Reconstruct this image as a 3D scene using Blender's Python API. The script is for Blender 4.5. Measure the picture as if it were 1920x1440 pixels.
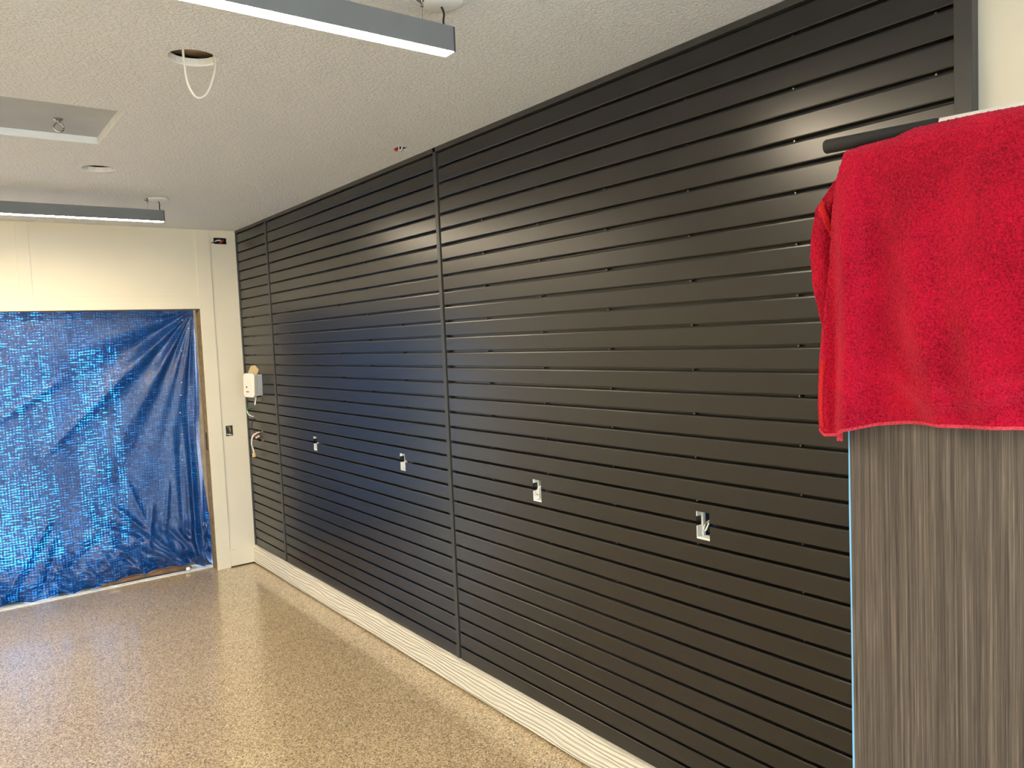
import bpy, bmesh, math, random
import numpy as np
from mathutils import Vector, Matrix, noise

random.seed(7)
np.random.seed(7)
for o in list(bpy.data.objects):
    bpy.data.objects.remove(o, do_unlink=True)
scene = bpy.context.scene
COL = scene.collection

# ------------------------------------------------------------------ camera
CAMX, CAMZ = -2.094, 1.811
ROWS = ((0.796, -0.604, -0.043), (0.072, 0.024, 0.997), (0.601, 0.797, -0.063))
yaw, pit, rol = math.radians(37.018), math.radians(-3.606), math.radians(-2.482)
fwd = Vector((math.sin(yaw) * math.cos(pit), math.cos(yaw) * math.cos(pit), math.sin(pit)))
rgt = Vector((math.cos(yaw), -math.sin(yaw), 0))
upv = rgt.cross(fwd)
cc, ss = math.cos(rol), math.sin(rol)
cr, cu = cc * rgt + ss * upv, -ss * rgt + cc * upv
cam = bpy.data.cameras.new('camera')
cam.sensor_width = 36
cam.lens = 1450 / 1920 * 36
cam.clip_start = 0.05
camo = bpy.data.objects.new('camera', cam)
COL.objects.link(camo)
camo.matrix_world = Matrix(((cr.x, cu.x, -fwd.x, CAMX), (cr.y, cu.y, -fwd.y, 0),
                            (cr.z, cu.z, -fwd.z, CAMZ), (0, 0, 0, 1)))
scene.camera = camo

# ------------------------------------------------------------------ world, sun, exposure
SKY_STRENGTH = 6.5
SUN_STRENGTH = 19.0
LAMP_STRENGTH = 125.0
w = bpy.data.worlds.new('sky')
scene.world = w
w.use_nodes = True
bg = w.node_tree.nodes['Background']
bg.inputs[0].default_value = (0.72, 0.86, 1.0, 1)
bg.inputs[1].default_value = SKY_STRENGTH
sun = bpy.data.lights.new('sun', 'SUN')
sun.energy = SUN_STRENGTH
sun.angle = math.radians(0.6)
sun.color = (1.0, 0.96, 0.9)
suno = bpy.data.objects.new('sun', sun)
COL.objects.link(suno)
suno.location = (-4, 14, 9)
sd = Vector((-0.30, -0.80, -0.56)).normalized()
suno.rotation_euler = sd.to_track_quat('-Z', 'Y').to_euler()
scene.view_settings.view_transform = 'Standard'
scene.view_settings.look = 'None'
scene.view_settings.gamma = 1
scene.view_settings.use_curve_mapping = False
scene.view_settings.exposure = 0.8

# ------------------------------------------------------------------ materials
def lin(c):
    return tuple((v / 255 / 12.92) if v / 255 <= 0.04045 else ((v / 255 + 0.055) / 1.055) ** 2.4 for v in c) + (1,)

def new_mat(name):
    m = bpy.data.materials.new(name)
    m.use_nodes = True
    nt = m.node_tree
    return m, nt, nt.nodes['Principled BSDF'], nt.nodes, nt.links

def coords(nt, scale=(1, 1, 1), rot=(0, 0, 0)):
    tc = nt.nodes.new('ShaderNodeTexCoord')
    mp = nt.nodes.new('ShaderNodeMapping')
    mp.inputs['Scale'].default_value = scale
    mp.inputs['Rotation'].default_value = rot
    nt.links.new(tc.outputs['Object'], mp.inputs['Vector'])
    return mp.outputs[0]

def tex_noise(nt, vec, scale, detail=3, rough=0.5, dist=0):
    n = nt.nodes.new('ShaderNodeTexNoise')
    n.inputs['Scale'].default_value = scale
    n.inputs['Detail'].default_value = detail
    n.inputs['Roughness'].default_value = rough
    n.inputs['Distortion'].default_value = dist
    nt.links.new(vec, n.inputs['Vector'])
    return n

def ramp(nt, fac, stops, interp='LINEAR'):
    r = nt.nodes.new('ShaderNodeValToRGB')
    r.color_ramp.interpolation = interp
    els = r.color_ramp.elements
    while len(els) < len(stops):
        els.new(0.5)
    for e, (p, c) in zip(els, stops):
        e.position = p
        e.color = c if len(c) == 4 else tuple(c) + (1,)
    nt.links.new(fac, r.inputs[0])
    return r.outputs[0]

def bump(nt, height, strength, dist, target):
    b = nt.nodes.new('ShaderNodeBump')
    b.inputs['Strength'].default_value = strength
    b.inputs['Distance'].default_value = dist
    nt.links.new(height, b.inputs['Height'])
    nt.links.new(b.outputs[0], target.inputs['Normal'])
    return b

def math_node(nt, op, a, b=None, clamp=False):
    n = nt.nodes.new('ShaderNodeMath')
    n.operation = op
    n.use_clamp = clamp
    for i, v in enumerate((a, b)):
        if v is None:
            continue
        if isinstance(v, (int, float)):
            n.inputs[i].default_value = v
        else:
            nt.links.new(v, n.inputs[i])
    return n.outputs[0]

def paint(name, rgb, rough=0.5, spec=0.5, metal=0.0, var=0.04, vscale=12, bmp=0.0, bscale=200):
    m, nt, p, N, L = new_mat(name)
    c = lin(rgb)
    v = coords(nt)
    n = tex_noise(nt, v, vscale)
    lo = tuple(max(0, x * (1 - var)) for x in c[:3])
    hi = tuple(min(1, x * (1 + var)) for x in c[:3])
    L.new(ramp(nt, n.outputs[0], [(0.3, lo), (0.7, hi)]), p.inputs['Base Color'])
    p.inputs['Roughness'].default_value = rough
    p.inputs['Specular IOR Level'].default_value = spec
    p.inputs['Metallic'].default_value = metal
    if bmp:
        n2 = tex_noise(nt, v, bscale, 2)
        bump(nt, n2.outputs[0], bmp, 0.001, p)
    return m

def mat_slat():
    m, nt, p, N, L = new_mat('charcoal_slat')
    v = coords(nt, (1, 0, 9))
    n = tex_noise(nt, v, 5, 2, 0.5)
    L.new(ramp(nt, n.outputs[0], [(0.2, lin((30, 30, 30))), (0.8, lin((33, 32, 31)))]), p.inputs['Base Color'])
    L.new(ramp(nt, n.outputs[0], [(0.2, (.278,) * 3), (0.8, (.295,) * 3)]), p.inputs['Roughness'])
    p.inputs['Specular IOR Level'].default_value = 0.6
    return m

def mat_floor():
    m, nt, p, N, L = new_mat('flake_epoxy')
    v = coords(nt)
    vo = N.new('ShaderNodeTexVoronoi')
    vo.inputs['Scale'].default_value = 190
    L.new(v, vo.inputs['Vector'])
    sep = N.new('ShaderNodeSeparateColor')
    L.new(vo.outputs['Color'], sep.inputs[0])
    c = ramp(nt, sep.outputs[0], [(0.0, lin((206, 186, 150))), (0.28, lin((178, 154, 116))), (0.5, lin((230, 216, 186))),
                                   (0.62, lin((142, 122, 94))), (0.78, lin((184, 165, 134))), (0.92, lin((98, 84, 68)))], 'CONSTANT')
    n = tex_noise(nt, v, 1.3, 2)
    mx = N.new('ShaderNodeMix')
    mx.data_type = 'RGBA'
    mx.blend_type = 'MULTIPLY'
    mx.inputs[0].default_value = 0.5
    L.new(c, mx.inputs[6])
    L.new(ramp(nt, n.outputs[0], [(0.35, (.86, .84, .82)), (0.65, (1, 1, 1))]), mx.inputs[7])
    L.new(mx.outputs[2], p.inputs['Base Color'])
    p.inputs['Roughness'].default_value = 0.3
    p.inputs['Coat Weight'].default_value = 1.0
    p.inputs['Coat Roughness'].default_value = 0.13
    n2 = tex_noise(nt, v, 90, 2)
    bump(nt, n2.outputs[0], 0.25, 0.0012, p)
    return m

def mat_ceiling():
    m, nt, p, N, L = new_mat('knockdown_ceiling')
    p.inputs['Base Color'].default_value = lin((224, 229, 236))
    p.inputs['Roughness'].default_value = 0.75
    v = coords(nt)
    n = tex_noise(nt, v, 75, 3, 0.55, 0.6)
    r = ramp(nt, n.outputs[0], [(0.42, (0, 0, 0)), (0.58, (1, 1, 1))])
    bump(nt, r, 0.75, 0.004, p)
    return m

def mat_wood_laminate():
    m, nt, p, N, L = new_mat('grey_brown_laminate')
    v = coords(nt, (150, 150, 1.1))
    n = tex_noise(nt, v, 1.6, 5, 0.62, 0.25)
    v2 = coords(nt, (420, 420, 6))
    n2 = tex_noise(nt, v2, 1.5, 3, 0.6)
    f = math_node(nt, 'ADD', math_node(nt, 'MULTIPLY', n.outputs[0], 0.62), math_node(nt, 'MULTIPLY', n2.outputs[0], 0.38))
    L.new(ramp(nt, f, [(0.36, lin((42, 36, 33))), (0.46, lin((70, 62, 56))), (0.54, lin((87, 78, 70))), (0.64, lin((116, 104, 93)))]),
          p.inputs['Base Color'])
    p.inputs['Roughness'].default_value = 0.5
    bump(nt, f, 0.3, 0.001, p)
    return m

def mat_towel(name, dark, light):
    m, nt, p, N, L = new_mat(name)
    v = coords(nt)
    n = tex_noise(nt, v, 260, 3, 0.7)
    n1 = tex_noise(nt, v, 9, 2)
    f = math_node(nt, 'ADD', math_node(nt, 'MULTIPLY', n.outputs[0], 0.75), math_node(nt, 'MULTIPLY', n1.outputs[0], 0.25))
    L.new(ramp(nt, f, [(0.36, lin(dark)), (0.6, lin(light))]), p.inputs['Base Color'])
    p.inputs['Roughness'].default_value = 0.95
    p.inputs['Specular IOR Level'].default_value = 0.1
    p.inputs['Sheen Weight'].default_value = 0.5
    p.inputs['Sheen Roughness'].default_value = 0.4
    p.inputs['Sheen Tint'].default_value = lin((255, 110, 140))
    bump(nt, n.outputs[0], 1.0, 0.006, p)
    return m

def mat_tarp():
    m, nt, p, N, L = new_mat('blue_tarp')
    v = coords(nt)
    nb = tex_noise(nt, v, 5, 4, 0.6)
    L.new(ramp(nt, nb.outputs[0], [(0.3, lin((20, 66, 138))), (0.7, lin((34, 94, 172)))]), p.inputs['Base Color'])
    p.inputs['Roughness'].default_value = 0.3
    p.inputs['Specular IOR Level'].default_value = 1.0
    # crinkle relief
    v3 = coords(nt, (1.2, 1, 1), (0, 0.5, 0))
    nc = tex_noise(nt, v3, 22, 5, 0.65, 1.2)
    # woven tape relief + light leaking between the tapes
    vw = coords(nt, (1, 0, 1))
    nd = tex_noise(nt, vw, 6, 2)
    sep = N.new('ShaderNodeSeparateXYZ')
    L.new(vw, sep.inputs[0])
    zz = math_node(nt, 'ADD', sep.outputs[2], math_node(nt, 'MULTIPLY', nd.outputs[0], 0.05))
    xx = math_node(nt, 'ADD', sep.outputs[0], math_node(nt, 'MULTIPLY', nd.outputs[0], 0.03))
    sx = math_node(nt, 'SINE', math_node(nt, 'MULTIPLY', xx, 330.0))
    sz = math_node(nt, 'SINE', math_node(nt, 'MULTIPLY', zz, 330.0))
    vh = coords(nt, (16, 0, 125))
    nh = tex_noise(nt, vh, 1, 3, 0.6)
    vv = coords(nt, (95, 0, 4))
    nv = tex_noise(nt, vv, 1, 3, 0.6)
    a = math_node(nt, 'ADD', math_node(nt, 'MULTIPLY', sz, 0.10), math_node(nt, 'MULTIPLY', nh.outputs[0], 1.2))
    b = math_node(nt, 'ADD', math_node(nt, 'MULTIPLY', sx, 0.07), math_node(nt, 'MULTIPLY', nv.outputs[0], 0.5))
    nl = tex_noise(nt, vw, 1.6, 3)
    leak = math_node(nt, 'ADD', math_node(nt, 'ADD', a, b), math_node(nt, 'MULTIPLY', math_node(nt, 'SUBTRACT', nl.outputs[0], 0.5), 0.35))
    hs = math_node(nt, 'ADD', nc.outputs[0], math_node(nt, 'MULTIPLY', sz, 0.03))
    bump(nt, hs, 0.4, 0.012, p)
    tr = N.new('ShaderNodeBsdfTranslucent')
    L.new(ramp(nt, leak, [(0.86, lin((0, 4, 14))), (0.98, lin((0, 20, 66))), (1.06, lin((2, 84, 186))), (1.18, lin((40, 156, 240)))]), tr.inputs[0])
    mx = N.new('ShaderNodeMixShader')
    mx.inputs[0].default_value = 0.36
    out = N['Material Output']
    L.new(p.outputs[0], mx.inputs[1])
    L.new(tr.outputs[0], mx.inputs[2])
    L.new(mx.outputs[0], out.inputs[0])
    return m

def mat_emit(name, rgb, strength):
    m, nt, p, N, L = new_mat(name)
    p.inputs['Base Color'].default_value = (0.8, 0.8, 0.8, 1)
    p.inputs['Emission Color'].default_value = tuple(rgb) + (1,)
    p.inputs['Emission Strength'].default_value = strength
    return m

def mat_baseboard():
    m, nt, p, N, L = new_mat('embossed_trim_board')
    p.inputs['Base Color'].default_value = lin((226, 222, 208))
    p.inputs['Roughness'].default_value = 0.5
    v = coords(nt, (1, 0.16, 1))
    nd = tex_noise(nt, v, 9, 2, 0.5)
    wv = N.new('ShaderNodeTexWave')
    wv.bands_direction = 'Z'
    wv.inputs['Scale'].default_value = 16
    wv.inputs['Distortion'].default_value = 10
    wv.inputs['Detail'].default_value = 2
    wv.inputs['Detail Scale'].default_value = 0.8
    L.new(v, wv.inputs['Vector'])
    bump(nt, wv.outputs['Fac'], 0.9, 0.004, p)
    return m

M = dict(
    slat=mat_slat(), floor=mat_floor(), ceiling=mat_ceiling(), laminate=mat_wood_laminate(),
    towel=mat_towel('red_terry', (118, 3, 26), (206, 18, 52)), towel_band=mat_towel('red_border', (180, 16, 20), (214, 36, 30)),
    towel_hem=mat_towel('red_hem', (190, 34, 54), (226, 84, 96)),
    tarp=mat_tarp(), base=mat_baseboard(),
    trim=paint('charcoal_trim', (58, 58, 56), 0.4, 0.5),
    wall=paint('cream_board', (232, 226, 206), 0.45, 0.4, var=0.02, vscale=3, bmp=0.05, bscale=60),
    white=paint('white_enamel', (230, 233, 234), 0.4),
    jamb=paint('raw_lumber', (142, 126, 98), 0.8, 0.2, var=0.25, vscale=25),
    lamp_body=paint('grey_aluminium', (112, 115, 117), 0.5, 0.5, 0.0),
    lamp_end=paint('dark_end_cap', (58, 60, 64), 0.5),
    led=mat_emit('led_diffuser', (1.0, 0.83, 0.60), LAMP_STRENGTH),
    black=paint('black_foam', (38, 38, 38), 0.75, 0.3, bmp=0.3, bscale=300),
    cord=paint('black_cord', (22, 22, 22), 0.5),
    steel=paint('bright_steel', (176, 178, 180), 0.25, 0.5, 1.0),
    screw=paint('zinc_screw', (120, 118, 112), 0.35, 0.5, 0.8),
    dark_steel=paint('dark_steel', (52, 50, 46), 0.4, 0.5, 0.7),
    grey_box=paint('galvanised_box', (120, 118, 108), 0.4, 0.5, 0.6),
    blue_box=paint('blue_plastic_box', (40, 84, 120), 0.45),
    film=paint('blue_film', (120, 186, 236), 0.3),
    cable=paint('white_cable', (228, 226, 218), 0.45),
    plywood=paint('attic_plywood', (176, 152, 122), 0.8, 0.2, var=0.2),
    gypsum=paint('gypsum_edge', (238, 240, 240), 0.8, 0.2),
    hatch=paint('hatch_board', (172, 177, 182), 0.55),
    plastic=paint('ivory_plastic', (226, 222, 210), 0.35),
    card=paint('tan_card', (196, 176, 132), 0.8, 0.2),
    red=paint('red_wire_nut', (196, 52, 40), 0.4),
    green=paint('green_wire', (40, 150, 92), 0.4),
    concrete=paint('concrete', (168, 164, 156), 0.85, 0.2, var=0.12, vscale=6, bmp=0.3, bscale=80),
    sill=paint('grey_sill', (188, 194, 192), 0.4, 0.5, var=0.1, vscale=30),
    seal=paint('green_seal', (34, 70, 56), 0.5),
    plank=paint('weathered_plank', (132, 102, 78), 0.8, 0.2, var=0.25, vscale=20),
    post=paint('outdoor_lumber', (120, 98, 72), 0.8, 0.2, var=0.2, vscale=8),
    stucco=paint('outdoor_stucco', (176, 166, 150), 0.9, 0.2, bmp=0.4, bscale=60),
    print=paint('dark_print', (44, 42, 44), 0.6),
)

# ------------------------------------------------------------------ geometry helpers
class MB:
    def __init__(self):
        self.v = []
        self.f = []
        self.mi = []

    def add(self, verts, faces, mi=0):
        o = len(self.v)
        self.v += [tuple(p) for p in verts]
        self.f += [tuple(i + o for i in q) for q in faces]
        self.mi += [mi] * len(faces)
        return self

    def box(self, x0, x1, y0, y1, z0, z1, mi=0):
        vs = [(x, y, z) for z in (z0, z1) for y in (y0, y1) for x in (x0, x1)]
        return self.add(vs, [(0, 2, 3, 1), (4, 5, 7, 6), (0, 1, 5, 4), (2, 6, 7, 3), (0, 4, 6, 2), (1, 3, 7, 5)], mi)

    def prism(self, poly, a0, a1, axis='y', mi=0):
        n = len(poly)
        def P(u, w_, a):
            return (u, a, w_) if axis == 'y' else ((a, u, w_) if axis == 'x' else (u, w_, a))
        vs = [P(u, w_, a0) for u, w_ in poly] + [P(u, w_, a1) for u, w_ in poly]
        fs = [(i, (i + 1) % n, n + (i + 1) % n, n + i) for i in range(n)]
        fs += [tuple(range(n - 1, -1, -1)), tuple(range(n, 2 * n))]
        return self.add(vs, fs, mi)

    def tube(self, pts, r, seg=8, mi=0, flat=None):
        pts = [Vector(p) for p in pts]
        n = len(pts)
        rs = r if isinstance(r, (list, tuple)) else [r] * n
        vs = []
        up = Vector((0, 0, 1))
        prev = None
        for i, p in enumerate(pts):
            t = (pts[min(i + 1, n - 1)] - pts[max(i - 1, 0)]).normalized()
            if prev is None:
                a = t.cross(up if abs(t.z) < 0.9 else Vector((1, 0, 0))).normalized()
            else:
                a = (prev - t * prev.dot(t)).normalized()
            prev = a
            b = t.cross(a)
            k = flat or 1.0
            for j in range(seg):
                th = 2 * math.pi * j / seg
                vs.append(p + a * math.cos(th) * rs[i] * k + b * math.sin(th) * rs[i])
        fs = [(i * seg + j, i * seg + (j + 1) % seg, (i + 1) * seg + (j + 1) % seg, (i + 1) * seg + j)
              for i in range(n - 1) for j in range(seg)]
        fs += [tuple(range(seg - 1, -1, -1)), tuple(range((n - 1) * seg, n * seg))]
        return self.add(vs, fs, mi)

    def lathe(self, prof, c, seg=32, mi=0):
        c = Vector(c)
        vs = []
        for r, z in prof:
            for j in range(seg):
                th = 2 * math.pi * j / seg
                vs.append((c.x + r * math.cos(th), c.y + r * math.sin(th), c.z + z))
        n = len(prof)
        fs = [(i * seg + j, i * seg + (j + 1) % seg, (i + 1) * seg + (j + 1) % seg, (i + 1) * seg + j)
              for i in range(n - 1) for j in range(seg)]
        fs += [tuple(range(seg - 1, -1, -1)), tuple(range((n - 1) * seg, n * seg))]
        return self.add(vs, fs, mi)

    def build(self, name, mat, parent=None, smooth=False, bevel=0.0):
        me = bpy.data.meshes.new(name)
        me.from_pydata(self.v, [], self.f)
        for mm in (mat if isinstance(mat, (list, tuple)) else [mat]):
            me.materials.append(M[mm])
        if any(self.mi):
            me.polygons.foreach_set('material_index', self.mi)
        bm = bmesh.new()
        bm.from_mesh(me)
        bmesh.ops.recalc_face_normals(bm, faces=bm.faces)
        if bevel:
            bmesh.ops.bevel(bm, geom=list(bm.edges), offset=bevel, segments=2, affect='EDGES', profile=0.5, clamp_overlap=True)
        bm.to_mesh(me)
        bm.free()
        if smooth:
            me.polygons.foreach_set('use_smooth', [True] * len(me.polygons))
        me.update()
        o = bpy.data.objects.new(name, me)
        COL.objects.link(o)
        if parent:
            put(o, parent)
        return o

def put(o, parent):
    o.parent = parent
    o.matrix_parent_inverse = Matrix.Translation(parent.location).inverted()
    return o

def empty(name, loc):
    o = bpy.data.objects.new(name, None)
    o.empty_display_size = 0.05
    o.location = loc
    COL.objects.link(o)
    return o

def tag(o, label, cat, group=None, kind=None):
    o['label'] = label
    o['category'] = cat
    if group:
        o['group'] = group
    if kind:
        o['kind'] = kind
    return o

def struct(o, label, cat):
    return tag(o, label, cat, kind='structure')

def cut(o, cutter):
    """subtract the closed solid in MB cutter from o (exact boolean, baked)"""
    c = cutter.build('cutter_tmp', 'white')
    m = o.modifiers.new('b', 'BOOLEAN')
    m.operation = 'DIFFERENCE'
    m.solver = 'EXACT'
    m.object = c
    bpy.context.view_layer.update()
    dg = bpy.context.evaluated_depsgraph_get()
    me = bpy.data.meshes.new_from_object(o.evaluated_get(dg))
    o.modifiers.clear()
    old = o.data
    o.data = me
    me.name = old.name
    bpy.data.meshes.remove(old)
    bpy.data.objects.remove(c, do_unlink=True)
    return o

def smooth_path(pts, n=24):
    """Catmull-Rom through pts"""
    P = [Vector(p) for p in pts]
    P = [2 * P[0] - P[1]] + P + [2 * P[-1] - P[-2]]
    out = []
    segs = len(P) - 3
    for i in range(segs):
        a, b, c, d = P[i:i + 4]
        k = max(2, n // segs)
        for j in range(k):
            t = j / k
            out.append(0.5 * ((2 * b) + (-a + c) * t + (2 * a - 5 * b + 4 * c - d) * t * t + (-a + 3 * b - 3 * c + d) * t ** 3))
    out.append(P[-2])
    return out

# ------------------------------------------------------------------ room dimensions
ZC = 2.760            # ceiling
YF = 6.455            # far wall face
XL = -4.10            # left wall face
YB = -2.30            # back wall face
XW = 0.0300           # right wall board, slats stand in front of it
PITCH = 0.0762
def slot_z(i):
    return (35.86 - i) * PITCH
ODX0, ODX1, ODZ = -2.27, -0.32, 2.13      # doorway in far wall
YO = 6.57                                 # outer face of far wall

# floor and outdoor ground
struct(MB().box(XL - .1, .12, YB - .1, 6.60, -.12, 0).build('floor', 'floor'), 'beige speckled flake epoxy garage floor', 'floor')
struct(MB().box(-9, 6, 6.70, 16, -.2, -.03).build('ground', 'concrete'), 'grey concrete ground outside beyond the blue tarp', 'ground')
struct(MB().box(-12, 8, -16, YB - .1, -.2, -.03).build('driveway', 'concrete'), 'concrete driveway outside behind the viewer', 'ground')

# ceiling slab with two round holes, a hatch and a small box hole
ceil = MB().box(XL - .1, .12, YB - .1, YO, ZC, ZC + .016).build('ceiling', ['ceiling', 'gypsum'])
H1, H2 = (-1.328, 2.672), (-1.316, 4.497)
for hx, hy, r in (H1 + (.078,), H2 + (.078,)):
    cut(ceil, MB().lathe([(r, -.05), (r, .05)], (hx, hy, ZC), 40))
HX0, HX1, HY0, HY1 = -2.16, -1.395, 3.392, 3.976
cut(ceil, MB().box(HX0, HX1, HY0, HY1, ZC - .05, ZC + .05))
cut(ceil, MB().box(-.168, -.118, 3.395, 3.455, ZC - .05, ZC + .05))
for p in ceil.data.polygons:
    if p.normal.z > -0.9:
        p.material_index = 1
struct(ceil, 'textured light grey knockdown ceiling', 'ceiling')
struct(MB().box(XL - .1, .12, YB - .1, YO, ZC + .11, ZC + .19).build('roof_deck', 'plywood'), 'brown plywood deck above the ceiling holes', 'roof')

# right wall board with outlet holes
OUT_Y = (5.058, 3.830, 2.629, 1.719)
OUT_Z0, OUT_Z1 = 1.076, 1.174
OUT_W = 0.029
wr = MB().box(XW, .12, YB - .1, YO, 0, ZC + .11).build('wall_right', ['wall', 'gypsum'])
JB = [(6.16, 1.06, 1.16)]
for y in OUT_Y:
    cut(wr, MB().box(0, .09, y - OUT_W, y + OUT_W, OUT_Z0, OUT_Z1))
struct(wr, 'cream painted wall behind and beside the dark slats', 'wall')

# far wall
fw = MB().box(ODX1, .12, YF, YO, 0, ZC + .11).build('wall_far', ['wall', 'jamb'])
struct(fw, 'cream far wall around the tarp covered doorway', 'wall')
cut(fw, MB().box(-.178, -.076, YF - .02, YF + .06, 2.650, 2.700))
cut(fw, MB().box(-.181, -.123, YF - .02, YF + .06, 1.085, 1.172))
part = MB().box(ODX0, ODX1, YF, YO, ODZ, ZC + .11).build('header_board', 'wall', fw)
part = MB().box(XL - .1, ODX0, YF, YO, 0, ZC + .11).build('wall_board', 'wall', fw)
# raw lumber lining of the doorway
dj = empty('door_1', ((ODX0 + ODX1) / 2, YF, 0))
struct(dj, 'unfinished doorway with raw lumber jambs in the far wall', 'doorway')
MB().box(ODX1 - .004, ODX1, YF + .002, YO, 0, ODZ).build('jamb', 'jamb', dj)
MB().box(ODX0, ODX0 + .004, YF + .002, YO, 0, ODZ).build('jamb', 'jamb', dj)
MB().box(ODX0, ODX1, YF + .002, YO, ODZ - .004, ODZ).build('head_jamb', 'jamb', dj)
sp = MB().box(ODX1 - .006, ODX1 - .0035, YF + .035, YF + .062, .985, 1.13).build('strike_plate', 'dark_steel', dj)
sp['label'] = 'dark metal strike plate'
MB().box(ODX0 + .02, ODX1 - .004, 6.60, 6.70, -.06, .012).build('threshold', 'sill', dj)
MB().box(ODX0 + .02, ODX1 - .004, 6.575, 6.60, 0, .006).build('threshold_lip', 'white', dj)
MB().box(ODX0 + .06, ODX1 - .15, 6.655, 6.675, .012, .022).build('seal_strip', 'seal', dj)

def trim_box(n, lab, *b, mat='wall', bev=.0015):
    o = MB().box(*b).build('trim_%d' % n, mat, bevel=bev)
    return struct(o, lab, 'trim')
PR = .010
trim_box(1, 'cream casing board right of the tarp doorway', ODX1, -.213, YF - PR, YF, 0.0, ZC)
trim_box(2, 'cream head casing above the tarp doorway', ODX0 - .1, ODX1, YF - PR, YF, ODZ, 2.233)
trim_box(3, 'cream casing board left of the tarp doorway', ODX0 - .107, ODX0, YF - PR, YF, 0, ODZ)
trim_box(4, 'narrow cream upright board above the doorway', -1.535, -1.455, YF - PR * .55, YF, 2.233, ZC)

# left and back walls (out of frame)
struct(MB().box(XL - .12, XL, YB - .1, YO, 0, ZC + .11).build('wall_left', 'wall'), 'cream wall opposite the dark slat wall', 'wall')
bk = empty('wall_back', (XL / 2, YB, 0))
struct(bk, 'cream wall with open garage doorway behind the viewer', 'wall')
BX0, BX1, BZ = -3.85, -.25, 2.40
MB().box(XL, BX0, YB - .1, YB, 0, ZC + .11).build('wall_board', 'wall', bk)
MB().box(BX1, XW, YB - .1, YB, 0, ZC + .11).build('wall_board', 'wall', bk)
MB().box(BX0, BX1, YB - .1, YB, BZ, ZC + .11).build('header_board', 'wall', bk)

# baseboards (stand off the floor; dark strips below imitate the shade in the gap)
bbr = MB().box(-.024, XW, .90, YF - .016, .010, .150).build('baseboard_right', 'base', bevel=.002)
struct(bbr, 'cream woodgrain baseboard under the dark slat wall', 'baseboard')
MB().box(-.006, XW, .90, YF - .016, .0, .010).build('gap_shade_strip', 'dark_steel', bbr)
bbf = MB().box(-.213, -.001, YF - .016, YF, .010, .142).build('baseboard_far', 'wall', bevel=.002)
struct(bbf, 'short cream baseboard between door casing and corner', 'baseboard')
MB().box(-.213, -.006, YF - .006, YF, 0, .010).build('gap_shade_strip', 'dark_steel', bbf)

# ------------------------------------------------------------------ slat wall
SL = 0.0054     # half slot
def slat_poly(z0, z1, zmin=.1505):
    c, t = .0016, .0045
    return [(0, z0 + .003), (0, z1 - .0055), (.0010, z1 - .0012), (.0022, z1), (t, z1), (t, z1 - .010), (.0260, z1 - .010), (.0290, z1 - .010),
            (.0290, max(zmin, z0 - .0206)), (.0260, max(zmin, z0 - .0206)), (.0260, z0 + .010), (t, z0 + .010), (t, z0), (.0018, z0)]

def clip_poly(poly, z, keep_above):
    out = []
    n = len(poly)
    for i in range(n):
        a, b = poly[i], poly[(i + 1) % n]
        ia = (a[1] >= z) == keep_above
        ib = (b[1] >= z) == keep_above
        if ia:
            out.append(a)
        if ia != ib:
            t = (z - a[1]) / (b[1] - a[1])
            out.append((a[0] + (b[0] - a[0]) * t, z))
    return out

def slat_panel(y0, y1, label, holes):
    root = empty('slat_wall_panel', (0, (y0 + y1) / 2, .15))
    tag(root, label, 'wall panel', 'charcoal slat wall panels')
    shared = None
    for i in range(34):
        zt = slot_z(i) - SL
        zb = slot_z(i + 1) + SL if i < 33 else .1505
        hit = [h for h in holes if h[1] < zt and h[2] > zb - .02]
        if i < 33 and not hit:
            if shared is None:
                o = MB().prism(slat_poly(-(zt - zb), 0, -9), y0, y1).build('slat', 'slat')
                shared = o.data
            else:
                o = bpy.data.objects.new('slat', shared)
                COL.objects.link(o)
            o.location = (0, 0, zt)
            put(o, root)
        else:
            poly = slat_poly(zb, zt)
            if not hit:
                poly = [(0, zb), (0, zt - .0014), (.0014, zt), (.0045, zt), (.0045, zt - .01), (.0290, zt - .01), (.0290, zb)]
                MB().prism(poly, y0, y1).build('slat', 'slat', root)
                continue
            mb = MB()
            ys = y0
            for hc, hz0, hz1, hw in sorted((h[0], h[1], h[2], h[3]) for h in hit):
                mb.prism(poly, ys, hc - hw)
                up_ = clip_poly(poly, hz1, True)
                dn_ = clip_poly(poly, hz0, False)
                for q in (up_, dn_):
                    if len(q) > 2:
                        mb.prism(q, hc - hw, hc + hw)
                ys = hc + hw
            mb.prism(poly, ys, y1)
            mb.build('slat', 'slat', root)
    # screws in every second slot
    mb = MB()
    k = 0
    ycols = [y for y in [1.345 + .4064 * j for j in range(-1, 13)] if y0 + .03 < y < y1 - .03]
    for i in range(1, 33):
        for j, y in enumerate(ycols):
            if (i + j) % 2:
                continue
            z = slot_z(i) - .0005
            mb.tube([(.0260, y, z), (.0110, y, z)], .0032, 6)
    if mb.v:
        s = mb.build('slot_screws', 'screw', root)
        s['kind'] = 'stuff'
        s['label'] = 'small steel screws in the slots'
    return root

holes = [(y, OUT_Z0, OUT_Z1, OUT_W) for y in OUT_Y]
slat_panel(5.765, 6.440, 'narrow charcoal slat wall panel in the corner, behind the white device', [(6.195, 1.045, 1.135, .030)])
slat_panel(3.345, 5.728, 'middle charcoal slat wall panel reflecting the blue tarp', [h for h in holes if 3.345 < h[0] < 5.7])
slat_panel(.888, 3.312, 'widest looking charcoal slat wall panel, beside the red towel', [h for h in holes if .888 < h[0] < 3.3])

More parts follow.
